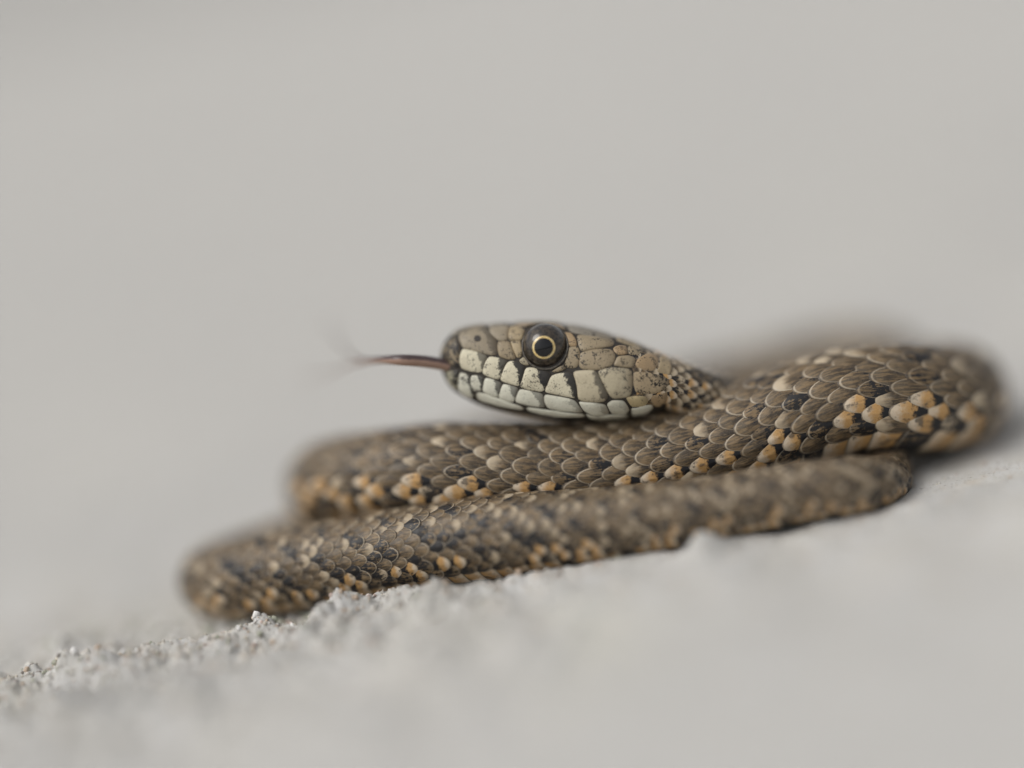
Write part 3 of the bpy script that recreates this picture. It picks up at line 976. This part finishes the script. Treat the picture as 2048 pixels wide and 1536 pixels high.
EYE_R = 2.32 * MM
for side in (1, -1):
    epx, epy = 1089.5, 693.5
    th = float(head_theta(epx, epy))
    surf = head_pt(np.array(epx), np.array(th * side), 0.0)
    lat = -FW * side
    ctr_e = surf - lat * 0.80 * MM
    vs_, fs = sphere_cap(ctr_e, lat, EYE_R, 0.004, 1.75, 56, 24)
    eye = part("eye", vs_, fs, [M_GLOBE])
    pax = lat + RT * (-0.075) - UP * 0.065
    vs_, fs = sphere_cap(ctr_e, pax, EYE_R + 0.02 * MM, 0.003, math.asin(19.3 * PXM / EYE_R), 48, 8)
    part("pupil", vs_, fs, [M_PUPIL], eye)
    vs_, fs = sphere_cap(ctr_e, pax, EYE_R + 0.024 * MM, math.asin(19.0 * PXM / EYE_R), math.asin(22.6 * PXM / EYE_R), 48, 5)
    part("iris_ring", vs_, fs, [M_GOLD], eye)
    # skin rim round the eye
    vs_, fs = [], []
    nj, nk = 60, 8
    for j in range(nj):
        b = 2 * math.pi * j / nj
        px_, py_ = epx + 44.6 * math.cos(b), epy - 45.2 * math.sin(b)
        q0 = head_pt(np.array(px_), np.array(float(head_theta(px_, max(py_, float(hT(px_)) + 0.6))) * side), 0.0)
        rad_dir = RT * math.cos(b) + UP * math.sin(b)
        for k_ in range(nk):
            g = 2 * math.pi * k_ / nk
            vs_.append(q0 + 0.13 * MM * math.cos(g) * rad_dir + 0.17 * MM * math.sin(g) * lat)
    for j in range(nj):
        for k_ in range(nk):
            fs.append((j * nk + k_, j * nk + (k_ + 1) % nk, ((j + 1) % nj) * nk + (k_ + 1) % nk, ((j + 1) % nj) * nk + k_))
    part("eye_rim", np.array(vs_), fs, [M_LID], eye)

# nostril: a small, nearly flat disc, coloured dark for the shade in the pit
npx, npy = Z2((615, 378))
for side in (1,):
    vs_, fs = [], []
    prof = [(0.0, 0.00018), (0.5, 0.00018), (0.8, 0.000185), (1.0, 0.00019), (1.12, 0.00012)]
    nj = 20
    for (rr_, hh_) in prof:
        for j in range(nj):
            b = 2 * math.pi * j / nj
            x_, y_ = npx + 6.6 * rr_ * math.cos(b), npy + 5.8 * rr_ * math.sin(b)
            vs_.append(head_pt(np.array(x_), np.array(float(head_theta(x_, y_)) * side), hh_))
    for i in range(len(prof) - 1):
        for j in range(nj):
            fs.append((i * nj + j, i * nj + (j + 1) % nj, (i + 1) * nj + (j + 1) % nj, (i + 1) * nj + j))
    part("nostril", np.array(vs_), fs, [M_NOSTRIL], body)

# ---- tongue -----------------------------------------------------------------------
def ribbon(path, nj=14):
    """path: (px, py, dm, half height px, half thickness mm)"""
    P_ = np.array([list(at(p[0], p[1], p[2])) + [p[3] * PXM, p[4] * MM] for p in path])
    C_ = catmull(P_, 10)
    T_ = np.gradient(C_[:, :3], axis=0); T_ /= np.linalg.norm(T_, axis=1)[:, None]
    vs_, at_ = [], []
    for i in range(len(C_)):
        n_ = UP - (UP @ T_[i]) * T_[i]; n_ /= np.linalg.norm(n_)
        b_ = np.cross(T_[i], n_)
        for j in range(nj):
            g = 2 * math.pi * j / nj
            vs_.append(C_[i, :3] + n_ * C_[i, 3] * math.cos(g) + b_ * C_[i, 4] * math.sin(g))
            at_.append((math.cos(g), 0, 0))
    fs = [(i * nj + j, i * nj + (j + 1) % nj, (i + 1) * nj + (j + 1) % nj, (i + 1) * nj + j)
          for i in range(len(C_) - 1) for j in range(nj)]
    return np.array(vs_), fs, np.array(at_)


vs_, fs, ta = ribbon([(935, 744, 3.9, 10, 0.8), (905, 734, 3.5, 11.5, 0.8), (875, 727, 3.0, 12, 0.75), (840, 722, 2.4, 12, 0.65), (800, 720, 2.0, 11, 0.55),
                      (760, 720, 4.0, 7.5, 0.45), (720, 724, 7.5, 5, 0.4)])
tongue = part("tongue", vs_, fs, [M_TONGUE], attrs={"tv": ta})
tongue["label"] = "dark forked tongue with pinkish underside"
for tip in ([(735, 723, 6.5, 3.0, 0.2), (705, 712, 9.0, 2.6, 0.14), (680, 685, 13.0, 2.2, 0.12), (655, 640, 19.0, 1.5, 0.07)],
            [(735, 724, 6.2, 3.0, 0.2), (700, 730, 9.0, 2.6, 0.14), (660, 745, 13.0, 2.2, 0.12), (600, 758, 19.0, 1.5, 0.07)]):
    vs_, fs, ta = ribbon(tip, 8)
    part("tongue_tip", vs_, fs, [M_TONGUE], tongue, attrs={"tv": ta})

# ----------------------------------------------------------------------------
# grit and pebbles on the concrete
# ----------------------------------------------------------------------------
def ico():
    t = (1 + 5 ** 0.5) / 2
    v = [(-1, t, 0), (1, t, 0), (-1, -t, 0), (1, -t, 0), (0, -1, t), (0, 1, t), (0, -1, -t), (0, 1, -t), (t, 0, -1), (t, 0, 1), (-t, 0, -1), (-t, 0, 1)]
    f = [(0, 11, 5), (0, 5, 1), (0, 1, 7), (0, 7, 10), (0, 10, 11), (1, 5, 9), (5, 11, 4), (11, 10, 2), (10, 7, 6), (7, 1, 8), (3, 9, 4), (3, 4, 2), (3, 2, 6), (3, 6, 8), (3, 8, 9), (4, 9, 5), (2, 4, 11), (6, 2, 10), (8, 6, 7), (9, 8, 1)]
    v = [np.array(p) / np.linalg.norm(p) for p in v]
    cache, f2 = {}, []
    def mid(a, b):
        key = (min(a, b), max(a, b))
        if key not in cache:
            q_ = v[a] + v[b]; v.append(q_ / np.linalg.norm(q_)); cache[key] = len(v) - 1
        return cache[key]
    for a, b, c in f:
        ab, bc, ca = mid(a, b), mid(b, c), mid(c, a)
        f2 += [(a, ab, ca), (b, bc, ab), (c, ca, bc), (ab, bc, ca)]
    return np.array(v), np.array(f2)


IV, IF = ico()
TINTS = 1.22 * np.array([(0.50, 0.48, 0.44), (0.56, 0.55, 0.52), (0.44, 0.41, 0.36), (0.42, 0.33, 0.25), (0.40, 0.31, 0.27), (0.22, 0.20, 0.18), (0.47, 0.43, 0.36), (0.34, 0.35, 0.28), (0.60, 0.59, 0.57)])


def stone(size, rng):
    ax = rng.uniform(0.65, 1.15, 3) * size
    q_ = rng.normal(size=(3, 3)); q_, _ = np.linalg.qr(q_)
    bumps = 1 + 0.16 * rng.normal(size=len(IV))
    return ((IV * bumps[:, None]) * ax) @ q_


gv, gf_, gt_, cnt = [], [], [], 0
for i in range(6500):
    if i < 4600:
        x = RNG.uniform(-0.060, 0.012); y = RNG.normal(0.000, 0.0052)
        if x > 0.0 and RNG.random() < 0.5:
            continue
    elif i < 6200:
        x = RNG.uniform(-0.060, -0.012); y = RNG.uniform(0.0, 0.03)
    else:
        x = RNG.uniform(0.010, 0.055); y = RNG.normal(0.0, 0.006)
    sz = 0.00007 + 0.00013 * RNG.random() ** 2 + (0.00026 * RNG.random() if RNG.random() < 0.15 else 0)
    if i >= 6200:
        sz *= 0.55
    elif 4600 <= i < 4950:
        x = RNG.uniform(-0.052, -0.018); y = RNG.uniform(0.003, 0.016); sz = RNG.uniform(0.00022, 0.0006)
    V3 = stone(sz, RNG) + np.array([x, y, 0.0])
    V3[:, 2] += float(ground_z(np.array([x]), np.array([y]))[0]) + 0.25 * sz
    gv.append(V3); gf_.append(IF + cnt); cnt += len(V3)
    if 4600 <= i < 4950:
        gt_.append(np.tile(TINTS[(8, 1, 7, 0, 8)[i % 5]], (len(V3), 1)))
        continue
    gt_.append(np.tile(TINTS[min(int(RNG.random() ** 1.15 * 9), 8)], (len(V3), 1)))
grit = obj("grit", mesh_from("grit", np.vstack(gv), np.vstack(gf_), [M_GRIT], attrs={"tint": np.vstack(gt_)}))
grit["kind"] = "stuff"
grit["label"] = "loose pale sand grains and grit on the crumbling concrete"

for (px, dm, sz, lab) in [(150, -13.0, 0.0030, "pale rounded lump of mortar bedded in the gritty concrete")]:
    p0 = at_z(px, dm, 0.0)
    V3 = stone(sz, RNG)
    V3[:, 2] *= 0.55
    me = mesh_from("stone", V3, IF, [M_GRIT], attrs={"tint": np.tile((0.56, 0.555, 0.54), (len(V3), 1))})
    o = obj("stone", me)
    md = o.modifiers.new("smooth", 'SUBSURF'); md.levels = 2; md.render_levels = 2
    o.location = (p0[0], p0[1], float(ground_z(p0[0:1], p0[1:2])[0]) + 0.12 * sz)
    o["label"] = lab; o["category"] = "stone"

PEB = [("pale", 0), ("rust brown", 3), ("dark grey", 5), ("white", 8)]
LBL = {"pale": "tiny pale sandy pebble on the crumbling concrete in front of the snake",
       "rust brown": "tiny rust brown pebble among the grit in front of the snake",
       "dark grey": "tiny dark grey pebble among the grit in front of the snake",
       "white": "tiny chalk white pebble among the grit in front of the snake"}
for i in range(34):
    kind, ti = PEB[[0, 0, 3, 0, 1, 3, 2, 0][i % 8]]
    px = RNG.uniform(60, 1080); dm = RNG.uniform(-4.5, 4.0)
    p0 = at_z(px, dm, 0.0)
    sz = RNG.uniform(0.00028, 0.00055)
    V3 = stone(sz, RNG)
    o = obj("pebble", mesh_from("pebble", V3, IF, [M_GRIT], attrs={"tint": np.tile(TINTS[ti], (len(V3), 1))}))
    o.location = (p0[0], p0[1], float(ground_z(p0[0:1], p0[1:2])[0]) + 0.25 * sz)
    o["label"] = LBL[kind]; o["category"] = "pebble"; o["group"] = kind + " pebbles in the grit"

print("path length", LEN, "scales", len(SP), "belly singles", nb)
for i in range(0, len(PATH)):
    print(i, PATH[i][:3], "z-R mm %.2f" % ((pts[i, 2] - rad[i]) * 1e3), "px", [round(float(a)) for a in project(pts[i])[:2]])
